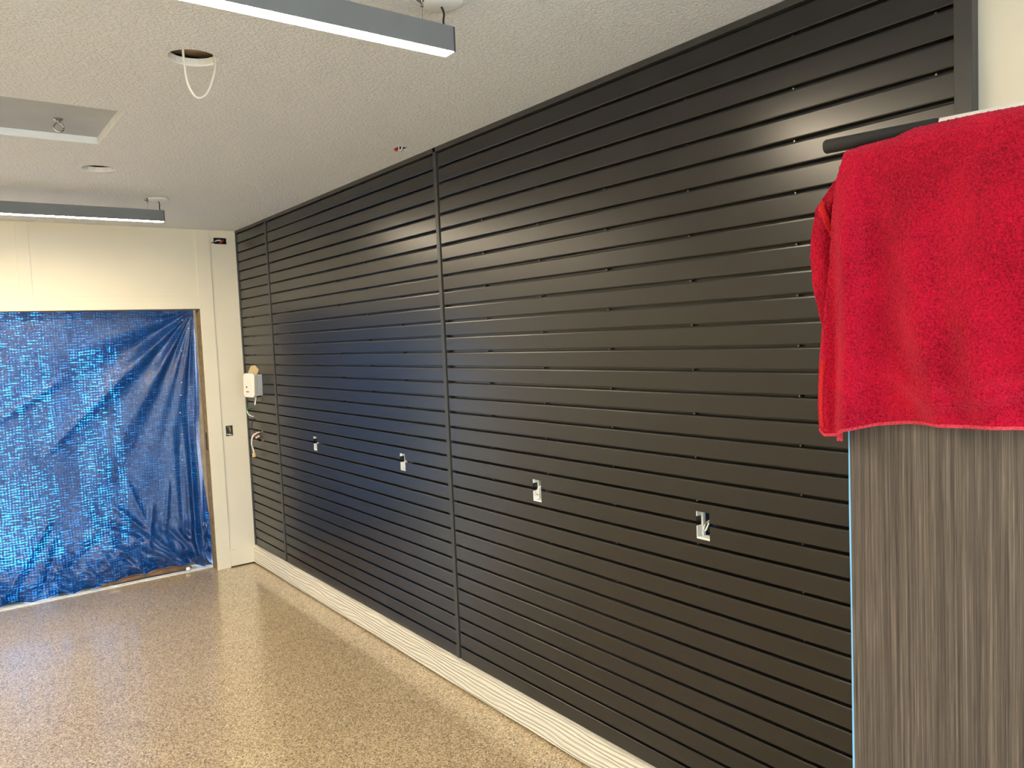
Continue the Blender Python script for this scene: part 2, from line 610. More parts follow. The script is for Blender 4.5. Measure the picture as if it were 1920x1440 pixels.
def slat_trim(n, lab, y0, y1, x0=-.0045, z0=.151, z1=ZC):
    o = MB().box(x0, XW - .001, y0, y1, z0, z1).build('trim_%d' % n, 'trim', bevel=.0015)
    return struct(o, lab, 'trim')
jt = slat_trim(5, 'dark upright joint trim nearest the corner', 5.742, 5.772)
MB().box(.0291, .0299, 5.70, 5.78, .151, ZC - .02).build('gap_backing', 'cord', jt)  # black strip gives the open joint gap its shade by colour
jt = slat_trim(6, 'dark upright joint trim in the middle of the slat wall', 3.323, 3.350)
MB().box(.0291, .0299, 3.29, 3.36, .151, ZC - .02).build('gap_backing', 'cord', jt)
slat_trim(7, 'dark upright edge trim in the room corner', 6.432, 6.4545, -.006)
slat_trim(8, 'wide dark upright end trim beside the cream wall', .846, .889, -.006)
# top trim; the black strips above stand in for shade beside the joints
tt = MB().box(-.0045, XW - .001, .889, 6.432, slot_z(0) + .0045, ZC).build('trim_9', 'trim', bevel=.0015)
MB().box(.0260, .0290, .889, 6.432, slot_z(0) - .0155, slot_z(0) + .006).build('gap_backing', 'trim', tt)
struct(tt, 'dark long trim along the top of the slat wall', 'trim')

# ------------------------------------------------------------------ electrical boxes in the slat wall
OUT_LAB = ('cut-out outlet hole nearest the doorway, in the blue reflecting slats', 'cut-out outlet hole left of the middle joint trim',
           'cut-out outlet hole right of the middle joint, with curled white wire', 'largest looking cut-out outlet hole, blue box and loose wires inside')
for k, y in enumerate(OUT_Y):
    r = empty('outlet_box', (XW, y, OUT_Z0))
    tag(r, OUT_LAB[k], 'electrical box', 'outlet boxes in the slat wall')
    a, b, z0, z1 = y - OUT_W + .001, y + OUT_W - .001, OUT_Z0 + .001, OUT_Z1 - .001
    mb = MB()
    mb.box(.086, .0895, a, b, z0, z1)
    mb.box(.040, .0895, a, a + .003, z0, z1)
    mb.box(.040, .0895, b - .003, b, z0, z1)
    mb.box(.040, .0895, a, b, z0, z0 + .003)
    mb.box(.040, .0895, a, b, z1 - .003, z1)
    mb.build('box_shell', 'blue_box', r)
    mb = MB()
    mb.box(.001, .040, b - .003, b, z0, OUT_Z0 + .046)
    mb.box(.001, .040, b - .003, b, OUT_Z1 - .018, z1)
    mb.box(.0270, .040, b - .008, b, z0, z1)
    mb.box(.002, .040, a, b, z0, z0 + .006)
    mb.build('plaster_edge', 'gypsum', r)
    if k >= 2:
        mb = MB()
        pts = smooth_path([(.07, y - .01, 1.11), (.01, y + .008, 1.105), (-.006, y - .002, 1.118), (-.004, y - .020, 1.142), (.01, y - .024, 1.150)] if k == 2 else
                          [(.07, y, 1.15), (.02, y + .006, 1.125), (.004, y - .004, 1.110), (-.004, y - .018, 1.118), (.004, y - .024, 1.140)], 20)
        mb.tube(pts, .0028, 6)
        mb.build('wire', 'cable', r, smooth=True)
    if k == 3:
        mb = MB()
        mb.tube(smooth_path([(.06, y - .01, 1.16), (.01, y - .012, 1.150), (.0, y - .016, 1.125), (.02, y - .01, 1.105)], 16), .002, 6)
        mb.build('wire', 'cord', r, smooth=True)
        mb = MB()
        mb.tube([(.01, y - .008, 1.118), (.004, y - .004, 1.106)], [.0035, .0055], 8)
        mb.build('wire_nut', 'steel', r, smooth=True)

# low junction hole in the corner panel with hanging cord
r = empty('hanging_cable', (0, 6.195, 1.045))
tag(r, 'white cord with plug end hanging from hole below the white device', 'cable')
MB().tube(smooth_path([(.01, 6.19, 1.12), (-.03, 6.17, 1.115), (-.055, 6.185, 1.09), (-.060, 6.20, 1.03), (-.050, 6.205, .985), (-.045, 6.20, .955)], 28), .0065, 8).build('cable', 'cable', r, smooth=True)
MB().tube([(-.047, 6.202, .965), (-.046, 6.20, .945), (-.046, 6.20, .925)], [.008, .0155, .017], 8).build('connector', 'card', r, smooth=False)
MB().tube(smooth_path([(.01, 6.21, 1.10), (-.03, 6.17, 1.075), (-.035, 6.15, 1.085), (-.01, 6.15, 1.09)], 16), .0055, 6).build('wire', 'cable', r, smooth=True)
MB().tube(smooth_path([(.01, 6.20, 1.10), (-.03, 6.22, 1.13), (-.04, 6.23, 1.18), (-.03, 6.21, 1.23)], 16), .003, 6).build('wire', 'cord', r, smooth=True)
MB().tube(smooth_path([(.012, 6.215, 1.12), (-.02, 6.19, 1.10), (-.03, 6.205, 1.08), (.0, 6.215, 1.06)], 16), .004, 6).build('wire', 'red', r, smooth=True)
r = empty('loose_wire', (0, 6.35, 1.27))
tag(r, 'short green and white loose wire between white device and hanging cord', 'wire')
MB().tube(smooth_path([(.012, 6.36, 1.300), (-.02, 6.355, 1.305), (-.035, 6.345, 1.285)], 10), .0055, 6).build('wire', 'green', r, smooth=True)
MB().tube(smooth_path([(-.034, 6.345, 1.287), (-.035, 6.31, 1.262), (-.03, 6.27, 1.250), (-.02, 6.23, 1.243)], 12), .005, 6).build('wire', 'cable', r, smooth=True)
MB().tube(smooth_path([(-.03, 6.26, 1.248), (-.02, 6.20, 1.225), (-.01, 6.14, 1.205)], 10), .0022, 6).build('wire', 'cord', r, smooth=True)

# white device on the corner panel
r = empty('wall_device', (0, 6.16, 1.42))
tag(r, 'white plastic control box hanging on the corner slat panel', 'control box')
def rounded_box(w_, d_, h_, rad, seg=5):
    pts = []
    for cx, cz, a0 in ((w_ / 2 - rad, h_ - rad, 0), (-w_ / 2 + rad, h_ - rad, 90), (-w_ / 2 + rad, rad, 180), (w_ / 2 - rad, rad, 270)):
        for j in range(seg + 1):
            a = math.radians(a0 + 90 * j / seg)
            pts.append((cx + rad * math.cos(a), cz + rad * math.sin(a)))
    return MB().prism(pts, -d_ / 2, d_ / 2)
def place(o, loc, rz, parent, rx=0):
    o.matrix_world = Matrix.Translation(loc) @ Matrix.Rotation(math.radians(rz), 4, 'Z') @ Matrix.Rotation(math.radians(rx), 4, 'Y')
    mw = o.matrix_world.copy()
    o.parent = parent
    o.matrix_parent_inverse = Matrix.Translation(parent.location).inverted()
    o.matrix_basis = mw
    return o
DV = Vector((-.062, 6.08, 1.415))
DR = -65
def dloc(x, y, z):
    return DV + Matrix.Rotation(math.radians(DR), 3, 'Z') @ Vector((x, y, z))
fr = place(rounded_box(.118, .034, .188, .026).build('front_cover', 'plastic', bevel=.003), dloc(0, -.028, 0), DR, r, 3)
bx = place(rounded_box(.112, .055, .166, .008).build('back_box', 'white', bevel=.002), dloc(0, .017, .010), DR, r, 3)
for dx, dz, w_, h_ in ((-.020, .075, .012, .012), (-.012, .040, .028, .007)):
    place(MB().box(-w_ / 2, w_ / 2, -.0006, .0006, 0, h_).build('printed_mark', 'print'), 
          dloc(dx, -.0455, dz), DR, r)
MB().tube([dloc(.02, .0, .01), dloc(.03, -.006, -.02), dloc(.028, -.014, -.045), dloc(.03, -.016, -.062)], .006, 8).build('cable', 'cable', r, smooth=True)
MB().tube(smooth_path([dloc(.05, .02, .012), dloc(.058, .035, -.025), dloc(.050, .02, -.045), dloc(.04, .0, -.040)], 14), .0022, 6).build('wire', 'cord', r, smooth=True)
place(MB().box(-.05, .05, -.02, .02, 0, .014).build('terminal_strip', 'dark_steel'), dloc(0, .012, -.003), DR, r)
cd = place(MB().prism([(-.040, 0), (.030, -.012), (.045, .030), (.020, .062), (-.012, .060)], -.0015, .0015).build('paper_tag', 'card'), (-.062, 6.06, 1.600), -25, r)

# ------------------------------------------------------------------ boxes in the far wall
r = empty('junction_box', (-.127, YF, 2.65))
tag(r, 'dark horizontal junction box hole high in the far wall corner', 'electrical box')
mb = MB()
mb.box(-.177, -.077, YF + .055, YF + .058, 2.651, 2.699)
for b in ((-.177, -.174, 2.651, 2.699), (-.080, -.077, 2.651, 2.699), (-.177, -.077, 2.651, 2.654), (-.177, -.077, 2.696, 2.699)):
    mb.box(b[0], b[1], YF + .004, YF + .058, b[2], b[3])
mb.build('box_shell', 'cord', r)
MB().tube(smooth_path([(-.16, YF + .05, 2.67), (-.15, YF + .005, 2.678), (-.12, YF + .01, 2.68), (-.11, YF + .05, 2.67)], 14), .006, 6).build('wire', 'cable', r, smooth=True)
MB().tube(smooth_path([(-.12, YF + .05, 2.66), (-.115, YF + .01, 2.668), (-.095, YF + .01, 2.685), (-.09, YF + .05, 2.68)], 14), .006, 6).build('wire', 'red', r, smooth=True)
MB().tube(smooth_path([(-.16, YF + .03, 2.66), (-.178, YF - .004, 2.664), (-.196, YF - .008, 2.655)], 10), .0035, 6).build('wire', 'cord', r, smooth=True)
r = empty('switch_box', (-.152, YF, 1.085))
tag(r, 'open grey switch box with wires in the cream wall by the doorway', 'electrical box')
mb = MB()
mb.box(-.180, -.124, YF + .05, YF + .053, 1.086, 1.171)
for b in ((-.180, -.177, 1.086, 1.171), (-.127, -.124, 1.086, 1.171), (-.180, -.124, 1.086, 1.089), (-.180, -.124, 1.168, 1.171)):
    mb.box(b[0], b[1], YF + .002, YF + .053, b[2], b[3])
mb.build('box_shell', 'grey_box', r)
MB().tube(smooth_path([(-.172, YF + .04, 1.165), (-.170, YF + .01, 1.14), (-.158, YF + .005, 1.11), (-.150, YF + .03, 1.09)], 14), .004, 6).build('wire', 'cord', r, smooth=True)
MB().tube(smooth_path([(-.150, YF + .04, 1.168), (-.146, YF + .01, 1.15), (-.142, YF + .01, 1.12), (-.148, YF + .04, 1.10)], 14), .004, 6).build('wire', 'card', r, smooth=True)
MB().tube(smooth_path([(-.168, YF + .03, 1.10), (-.155, YF - .004, 1.098), (-.138, YF - .006, 1.094), (-.128, YF + .01, 1.087)], 14), .0045, 6).build('wire', 'cable', r, smooth=True)

# ------------------------------------------------------------------ ceiling fittings
# hatch
r = empty('ceiling_hatch', ((HX0 + HX1) / 2, (HY0 + HY1) / 2, ZC))
tag(r, 'recessed attic access hatch panel with white edge frame in ceiling', 'hatch')
MB().box(HX0 + .007, HX1 - .007, HY0 + .007, HY1 - .007, ZC + .030, ZC + .045).build('panel', 'hatch', r)
for b in ((HX0, HX1, HY1 - .007, HY1), (HX0, HX1, HY0, HY0 + .007), (HX0, HX0 + .007, HY0 + .007, HY1 - .007), (HX1 - .007, HX1, HY0 + .007, HY1 - .007)):
    MB().box(b[0] + .0005, b[1] - .0005, b[2] + .0005, b[3] - .0005, ZC + .001, ZC + .075).build('frame_board', 'white', r)
hx, hy, hz = -1.585, 3.725, ZC + .030
p_ = MB().lathe([(.019, 0), (.019, -.005), (.009, -.010), (.008, -.020)], (hx, hy, hz), 12).build('ring_pull', 'steel', r, smooth=False)
th = [2 * math.pi * i / 20 for i in range(21)]
MB().tube([(hx + .018 * math.cos(t), hy, hz - .036 + .018 * math.sin(t)) for t in th], .0040, 6).build('ring', 'steel', p_, smooth=True)

def open_hole(c, label, cable=False):
    r = empty('light_cutout', (c[0], c[1], ZC))
    tag(r, label, 'ceiling hole', 'round light cut-outs in the ceiling')
    # lining ring of the cut board
    mb = MB()
    seg = 40
    R0, R1 = .0775, .0745
    vs = []
    rnd = [random.uniform(-.0012, .0012) for _ in range(seg)]
    for (rr, z) in ((R0, 0.0005), (R1, .003), (R1, .024), (R0, .024)):
        for j in range(seg):
            t = 2 * math.pi * j / seg
            q = rr + rnd[j] * (1 if rr < R0 else .2)
            vs.append((c[0] + q * math.cos(t), c[1] + q * math.sin(t), ZC + z))
    fs = [(i * seg + j, i * seg + (j + 1) % seg, ((i + 1) % 4) * seg + (j + 1) % seg, ((i + 1) % 4) * seg + j) for i in range(4) for j in range(seg)]
    mb.add(vs, fs).build('cut_edge', 'gypsum', r)
    MB().box(c[0] - .11, c[0] + .11, c[1] - .11, c[1] + .11, ZC + .045, ZC + .055).build('backing_board', 'plywood', r)
    return r
open_hole(H1, 'round ceiling cut-out with a white cable loop hanging from it')
open_hole(H2, 'round empty ceiling cut-out beyond the hatch, near the far lamp')
r = empty('cable_loop', (H1[0], H1[1], ZC))
tag(r, 'flat white electrical cable hanging in a loop from ceiling hole', 'cable')
Lp = smooth_path([(-1.375, 2.62, ZC + .04), (-1.372, 2.62, ZC + .02), (-1.370, 2.622, ZC - .03), (-1.362, 2.63, ZC - .095), (-1.335, 2.638, ZC - .135),
                  (-1.302, 2.64, ZC - .120), (-1.276, 2.64, ZC - .06), (-1.266, 2.642, ZC - .01), (-1.270, 2.65, ZC + .04)], 48)
MB().tube(Lp, .0036, 8, flat=1.7).build('cable_sheath', 'cable', r, smooth=True)

# small ceiling box with wires
r = empty('ceiling_box', (-.143, 3.425, ZC))
tag(r, 'small wire hole in the ceiling beside the slat wall', 'electrical box')
mb = MB()
mb.box(-.167, -.119, 3.396, 3.454, ZC + .030, ZC + .034)
for b in ((-.167, -.164, 3.396, 3.454), (-.122, -.119, 3.396, 3.454), (-.167, -.119, 3.396, 3.399), (-.167, -.119, 3.451, 3.454)):
    mb.box(b[0], b[1], b[2], b[3], ZC + .002, ZC + .034)
mb.build('box_shell', 'cord', r)
MB().tube([(-.158, 3.44, ZC + .02), (-.158, 3.440, ZC + .002), (-.160, 3.436, ZC - .010)], [.004, .0075, .009], 8).build('wire_nut', 'red', r)
MB().tube(smooth_path([(-.15, 3.42, ZC + .03), (-.148, 3.43, ZC - .004), (-.140, 3.42, ZC - .006), (-.132, 3.41, ZC + .03)], 14), .004, 6).build('wire', 'cable', r, smooth=True)
MB().tube(smooth_path([(-.14, 3.44, ZC + .03), (-.138, 3.44, ZC - .004), (-.13, 3.43, ZC - .005), (-.125, 3.42, ZC + .03)], 14), .003, 6).build('wire', 'steel', r, smooth=True)

# pendant lamps
LX1, LLEN = -.838, 2.44
def pendant(yc, label):
    z0, z1 = 2.617, 2.686
    hw = .024
    r = empty('pendant_lamp', (LX1 - LLEN / 2, yc, z0))
    tag(r, label, 'lamp', 'long linear pendant lamps')
    x0, x1 = LX1 - LLEN, LX1
    t = .0025
    prof = [(-hw, z0), (-hw, z1), (hw, z1), (hw, z0), (hw - t, z0), (hw - t, z1 - t), (-hw + t, z1 - t), (-hw + t, z0)]
    MB().prism([(yc + a, b) for a, b in prof], x0 + .006, x1 - .006, 'x').build('housing', 'lamp_body', r)
    MB().box(x0 + .006, x1 - .006, yc - hw + t, yc + hw - t, z0 - .0015, z0 + .004).build('diffuser', 'led', r)
    for a, b in ((x0, x0 + .006), (x1 - .006, x1)):
        MB().box(a, b, yc - hw, yc + hw, z0, z1).build('end_cap', 'lamp_end', r, bevel=.001)
    cx = x1 - .026
    cn = MB().lathe([(.062, 0), (.061, -.006), (.054, -.012), (.03, -.016), (.008, -.017)], (cx, yc, ZC), 40).build('canopy', 'white', r, smooth=True)
    MB().tube(smooth_path([(cx, yc, ZC - .016), (cx + .006, yc - .002, ZC - .035), (cx + .004, yc, ZC - .055), (cx + .006, yc, z1)], 14), .003, 8).build('power_cord', 'cord', r, smooth=True)
    for gx in (x1 - .09, x0 + .09):
        gr = MB().lathe([(.007, 0), (.007, -.014), (.0045, -.018), (.0045, -.030)], (gx, yc, ZC), 10).build('cable_gripper', 'steel', r)
        MB().tube([(gx, yc, ZC - .028), (gx, yc, z1)], .0009, 5).build('suspension_cable', 'steel', r)
        MB().tube([(gx - .02, yc, ZC - .012), (gx - .006, yc, ZC - .020)], .002, 5).build('screw', 'dark_steel', r)
    return r
pendant(1.885, 'larger looking long grey pendant lamp nearer the viewer, near the hanging cable loop')
pendant(5.225, 'smaller looking long grey pendant lamp near the far wall above the doorway')

# ------------------------------------------------------------------ tarp
CREASE = ((-.965, .563, -.536, .084, .020, .030), (-.761, .492, -.799, .293, .022, .034), (-.57, .348, -.415, .077, .026, .036), (-.342, .379, -.45, .084, .020, .030),
          (-1.769, .088, -1.505, .508, .030, .040), (-1.535, .081, -1.414, .39, .026, -.030), (-.835, .362, -1.019, .468, .022, -.022), (-.747, .219, -.52, .071, .024, .034),
          (-1.197, .105, -.969, .282, .030, .026), (-1.369, .195, -1.149, .371, .034, -.026), (-1.705, 1.368, -1.344, 1.596, .030, .012), (-1.39, 1.138, -.944, 1.567, .032, .014),
          (-.90, .75, -.80, .45, .020, .012), (-.62, .70, -.66, .40, .016, .014), (-.50, .95, -.52, .30, .010, .008))
def build_tarp():
    nx, nz = 230, 230
    ox, oz = -.336, 2.128
    xs = np.linspace(0, 1, nx)
    zs = np.linspace(0, 1, nz)
    verts = []
    def gau(a, c, w_):
        return math.exp(-((a - c) / w_) ** 2)
    for iz in range(nz):
        q = zs[iz]
        for ix in range(nx):
            s = xs[ix]
            xa = -2.25 + 1.92 * s
            tp = (xa + 1.15) / .66
            zb = .0135 + .012 * max(0, min(1, (s - .55) / .3))
            if -.05 < tp < 1.03:
                tq = min(1, max(0, tp))
                zb = .040 + .023 * tq + .005 * math.sin(math.pi * tq)
            z = zb + (2.20 - zb) * q
            xr = -.332 + .022 * math.sin(z * 4.2 + .6) * (1 - q) - .012 * gau(z, 1.1, .25)
            xl = -2.262 + .20 * (1 - q) + .03 * math.sin(5 * z) * (1 - q)
            x = xl + (xr - xl) * s
            dx, dz = ox - x, oz - z
            rr = math.hypot(dx, dz) + 1e-5
            th_ = math.degrees(math.atan2(dz, dx))
            y = 6.605
            fall = min(1, rr / .25) * math.exp(-max(0, rr - .55) / .45)
            k = 0
            for c, w_, am in ((42, 4.2, .022), (50, 4, -.010), (59, 3.4, .018), (65, 3.5, -.010), (71, 2.8, .008), (78, 3.0, .018), (83, 2.4, -.008), (87, 2.2, .014), (31, 6, -.016), (18, 5, .008)):
                k += am * gau(th_, c, w_)
            y -= k * fall * 1.7
            # hanging folds along the right edge
            wz = max(0, min(1, (1.35 - z) / .6))
            y -= 1.5 * wz * (.028 * gau(x, -.395, .020) - .022 * gau(x, -.43, .018) + .020 * gau(x, -.475, .022) - .014 * gau(x, -.345, .012) + .010 * gau(x, -.56, .03))
            # broad sag and slack
            y += .018 * noise.noise(Vector((x * 1.6, z * 1.3, 3.1)))
            y += .006 * noise.noise(Vector(((x + .5 * z) * 7, (z - .4 * x) * 3, 8.1)))
            # pulled creases
            for (x0_, z0_, x1_, z1_, wd, am) in CREASE:
                ex, ez = x1_ - x0_, z1_ - z0_
                ll = math.hypot(ex, ez)
                px, pz_ = x - x0_, z - z0_
                al = (px * ex + pz_ * ez) / ll
                if -.12 < al < ll + .12:
                    pe = (px * ez - pz_ * ex) / ll
                    if abs(pe) < 4 * wd:
                        en = min(1, max(0, (al + .12) / .16)) * min(1, max(0, (ll + .12 - al) / .16))
                        y -= am * en * gau(pe, 0, wd)
            # bunched bottom
            wb = max(0, min(1, (.50 - z) / .50))
            u = x + .9 * z
            v_ = z * 1.2 - .5 * x
            n1 = abs(noise.noise(Vector((u * 5.0, v_ * 2.4, 1.7))))
            n2 = abs(noise.noise(Vector((u * 11 + 4, v_ * 5, 5.2))))
            y -= wb * (.16 * (.35 - n1) + .07 * (.3 - n2))
            if z < .16:
                y += (.16 - z) * .35 * (1 if xa < -.45 else .3)
            y = max(y, 6.51 if z < .6 else 6.54)
            verts.append((x, y, z))
    faces = [(i * nx + j, i * nx + j + 1, (i + 1) * nx + j + 1, (i + 1) * nx + j) for i in range(nz - 1) for j in range(nx - 1)]
    r = empty('blue_tarp', (-1.3, 6.605, .05))
    tag(r, 'wrinkled translucent blue tarp hung over the doorway', 'tarp')
    mb = MB()
    mb.add(verts, faces)
    sh = mb.build('sheet', 'tarp', r, smooth=True)
    mbv = [Vector(v) for v in verts]
    # white dots standing in for sunlight through pinholes along one crease
    for (x, z) in ((-.42, 2.05), (-.385, 1.98), (-.44, 1.80), (-.47, 1.55), (-.48, 1.44), (-.49, 1.30), (-.49, 1.13), (-.50, 1.03), (-.50, .92), (-.47, 2.132), (-.62, 2.132)):
        best = min(mbv, key=lambda v: (v.x - x) ** 2 + (v.z - z) ** 2)
        MB().lathe([(.004, -.0035), (.004, .0035)], (best.x, best.y - .003, best.z), 6).build('pinhole_light_dot', 'white', r)
    return r
build_tarp()

# plank and cap holding the tarp foot
r = empty('wood_plank', (-.83, 6.66, .02))
tag(r, 'weathered brown plank lying under the bottom edge of the tarp', 'plank')
pl = MB()
n = 14
for i in range(n + 1):
    t = i / n
    x = -1.15 + .66 * t
    zc_ = .026 + .014 * t + .004 * math.sin(math.pi * t)
    hh = .010 + .009 * t
    pl.v += [(x, 6.605, zc_ - hh), (x, 6.655, zc_ - hh), (x, 6.655, zc_ + hh), (x, 6.605, zc_ + hh - .003)]
for i in range(n):
    for j in range(4):
        pl.f.append((i * 4 + j, i * 4 + (j + 1) % 4, i * 4 + 4 + (j + 1) % 4, i * 4 + 4 + j))
        pl.mi.append(0)
pl.f += [(0, 1, 2, 3), (n * 4 + 3, n * 4 + 2, n * 4 + 1, n * 4)]
pl.mi += [0, 0]
pl.build('board', 'plank', r)
r = MB().lathe([(.016, 0), (.018, .006), (.018, .020), (.013, .026)], (-.515, 6.585, .013), 16).build('plastic_cap', 'white', smooth=True)
tag(r, 'small round white cap on the threshold at the plank end', 'cap')

# outdoor timbers whose shade falls on the tarp
r = empty('fence_frame', (-1.0, 6.9, -.03))
tag(r, 'outdoor timber frame behind the blue tarp', 'frame')
MB().box(-1.235, -1.130, 6.88, 6.96, -.03, 2.75).build('post', 'post', r)
MB().box(-1.130, -.55, 6.88, 6.93, 2.08, 2.32).build('rail', 'post', r)
MB().box(-.905, -.875, 6.88, 6.92, -.03, 2.08).build('slat', 'post', r)
for k in range(3):
    MB().box(-.80 + .30 * k, -.502 + .30 * k, 6.89, 6.92, -.03, 2.6).build('board', 'post', r)

struct(MB().box(-5, 1.5, YO, YO + 1.05, 2.90, 3.0).build('sky_blocker_eave', 'post'), 'added timber eave outside, screening the tarp doorway from the sky', 'roof')  # unseen eave, added to keep open sky off the tarp
struct(MB().box(-3.0, 5, 9.6, 9.7, -.03, 2.4).build('sky_blocker_wall', 'stucco'), 'added outdoor stucco wall blocking low sky beyond the tarp', 'wall')  # out-of-view wall, put in to dim the sky behind the tarp

# ------------------------------------------------------------------ tall cabinet
CX, CY1, CY0, CZ = -.600, .8315, -.07, 2.135
DF = -.619
r = empty('tall_cabinet', (CX / 2, (CY0 + CY1) / 2, 0))
tag(r, 'tall grey brown woodgrain cabinet under the red towel', 'cabinet')
for y in (CY1 - .018, CY0):
    MB().box(CX, -.001, y, y + .018, 0, CZ - .018).build('side_panel', 'laminate', r)
MB().box(CX, -.001, CY0, CY1, CZ - .018, CZ).build('top_panel', 'laminate', r)
MB().box(CX, -.001, CY0 + .018, CY1 - .018, .10, .118).build('bottom_panel', 'laminate', r)
MB().box(-.012, -.001, CY0 + .018, CY1 - .018, .118, CZ - .018).build('back_panel', 'laminate', r)
MB().box(CX + .05, CX + .066, CY0 + .018, CY1 - .018, 0, .10).build('toe_kick', 'laminate', r)
mid = (CY0 + CY1) / 2
for a, b in ((mid + .0015, CY1), (CY0, mid - .0015)):
    MB().box(DF, CX - .001, a, b, .10, CZ).build('door', 'laminate', r, bevel=.0008)
# blue protective film standing off the far edge
mb = MB()
n = 60
for i in range(n + 1):
    z = .02 + (2.06 - .02) * i / n
    wv = .0035 + .0022 * noise.noise(Vector((0, 0, z * 3.3))) + .006 * max(0, (1.15 - z)) / 1.0 * .9
    for x in (DF + .001, DF + .0016):
        mb.v += [(x, CY1 - .0005, z), (x, CY1 + max(.0015, wv), z)]
for i in range(n):
    a = i * 4
    for q in ((0, 1, 5, 4), (2, 6, 7, 3), (1, 3, 7, 5), (0, 4, 6, 2)):
        mb.f.append(tuple(a + k for k in q))
        mb.mi.append(0)
fl = mb.build('protective_film', 'film', r)
fl['label'] = 'pale blue protective film along the door edge'

# ------------------------------------------------------------------ pole on the cabinet
pr_, pz = .0140, 2.166
A = Vector((-.603, .884, pz))
dv = Vector((.184, -.983, 0)).normalized()
r = empty('pole', tuple(A))
tag(r, 'white pole with thick black foam grip lying above the red towel', 'pole')
MB().tube([A, A + dv * .004, A + dv * .205, A + dv * .212], [.0115, pr_, pr_, .012], 20).build('foam_grip', 'black', r, smooth=True)
MB().tube([A + dv * .212, A + dv * .85], .0125, 16).build('shaft', 'white', r, smooth=True)

# ------------------------------------------------------------------ towel
def interp(pts, x):
    return float(np.interp(x, [p[0] for p in pts], [p[1] for p in pts]))
LEFT = sorted([(2.139, .826), (2.125, .826), (2.086, .836), (2.026, .848), (1.942, .855), (1.858, .866), (1.771, .872), (1.706, .880), (1.64, .885), (1.601, .883), (1.584, .872)])
BOT = sorted([(.885, 1.592), (.870, 1.580), (.839, 1.582), (.814, 1.596), (.77, 1.607), (.709, 1.615), (.651, 1.617), (.58, 1.618), (.514, 1.619), (.30, 1.60), (.0, 1.61)])
TOP = sorted([(.88, 2.146), (.828, 2.147), (.797, 2.150), (.735, 2.152), (.700, 2.161), (.65, 2.161), (.596, 2.160), (.522, 2.156), (.3, 2.150), (0, 2.150)])
YR = .08
def G(a, c, w_):
    return math.exp(-((a - c) / w_) ** 2)
def fold(y, z):
    d = max(0, 2.13 - z)
    dn = min(1, d / .16)
    a = .040 * G(y, .812 + .008 * math.sin(z * 6), .026) * dn
    a += .012 * G(y, .868, .016) * min(1, max(0, d - .2) / .2)
    # long slanting folds running down to the right
    c2 = .715 - .12 * d - .10 * max(0, d - .3)
    a += .034 * G(y, c2, .036) * min(1, max(0, d - .08) / .25)
    c3 = .64 - .26 * max(0, d - .15)
    a += .022 * G(y, c3, .042) * min(1, max(0, d - .15) / .2)
    a += .014 * G(y, .56 + .02 * d, .045) * dn
    # sagging swag near the hem
    cz = 1.665 + 1.1 * max(0, .66 - y) ** 2 + .5 * max(0, y - .66)
    a += .014 * G(z, cz, .018) * (1 / (1 + math.exp((y - .715) * 70)))
    a += .020 * G(y, .43, .045) * dn + .018 * G(y, .25, .05) * dn
    a += .004 * noise.noise(Vector((y * 9, z * 5, .7)))
    a += .005 * G(y, .690 - .05 * (2.04 - z) + .005 * math.sin(z * 90), .0032) * (1 if 1.95 < z < 2.045 else 0)
    return max(a, -.001)
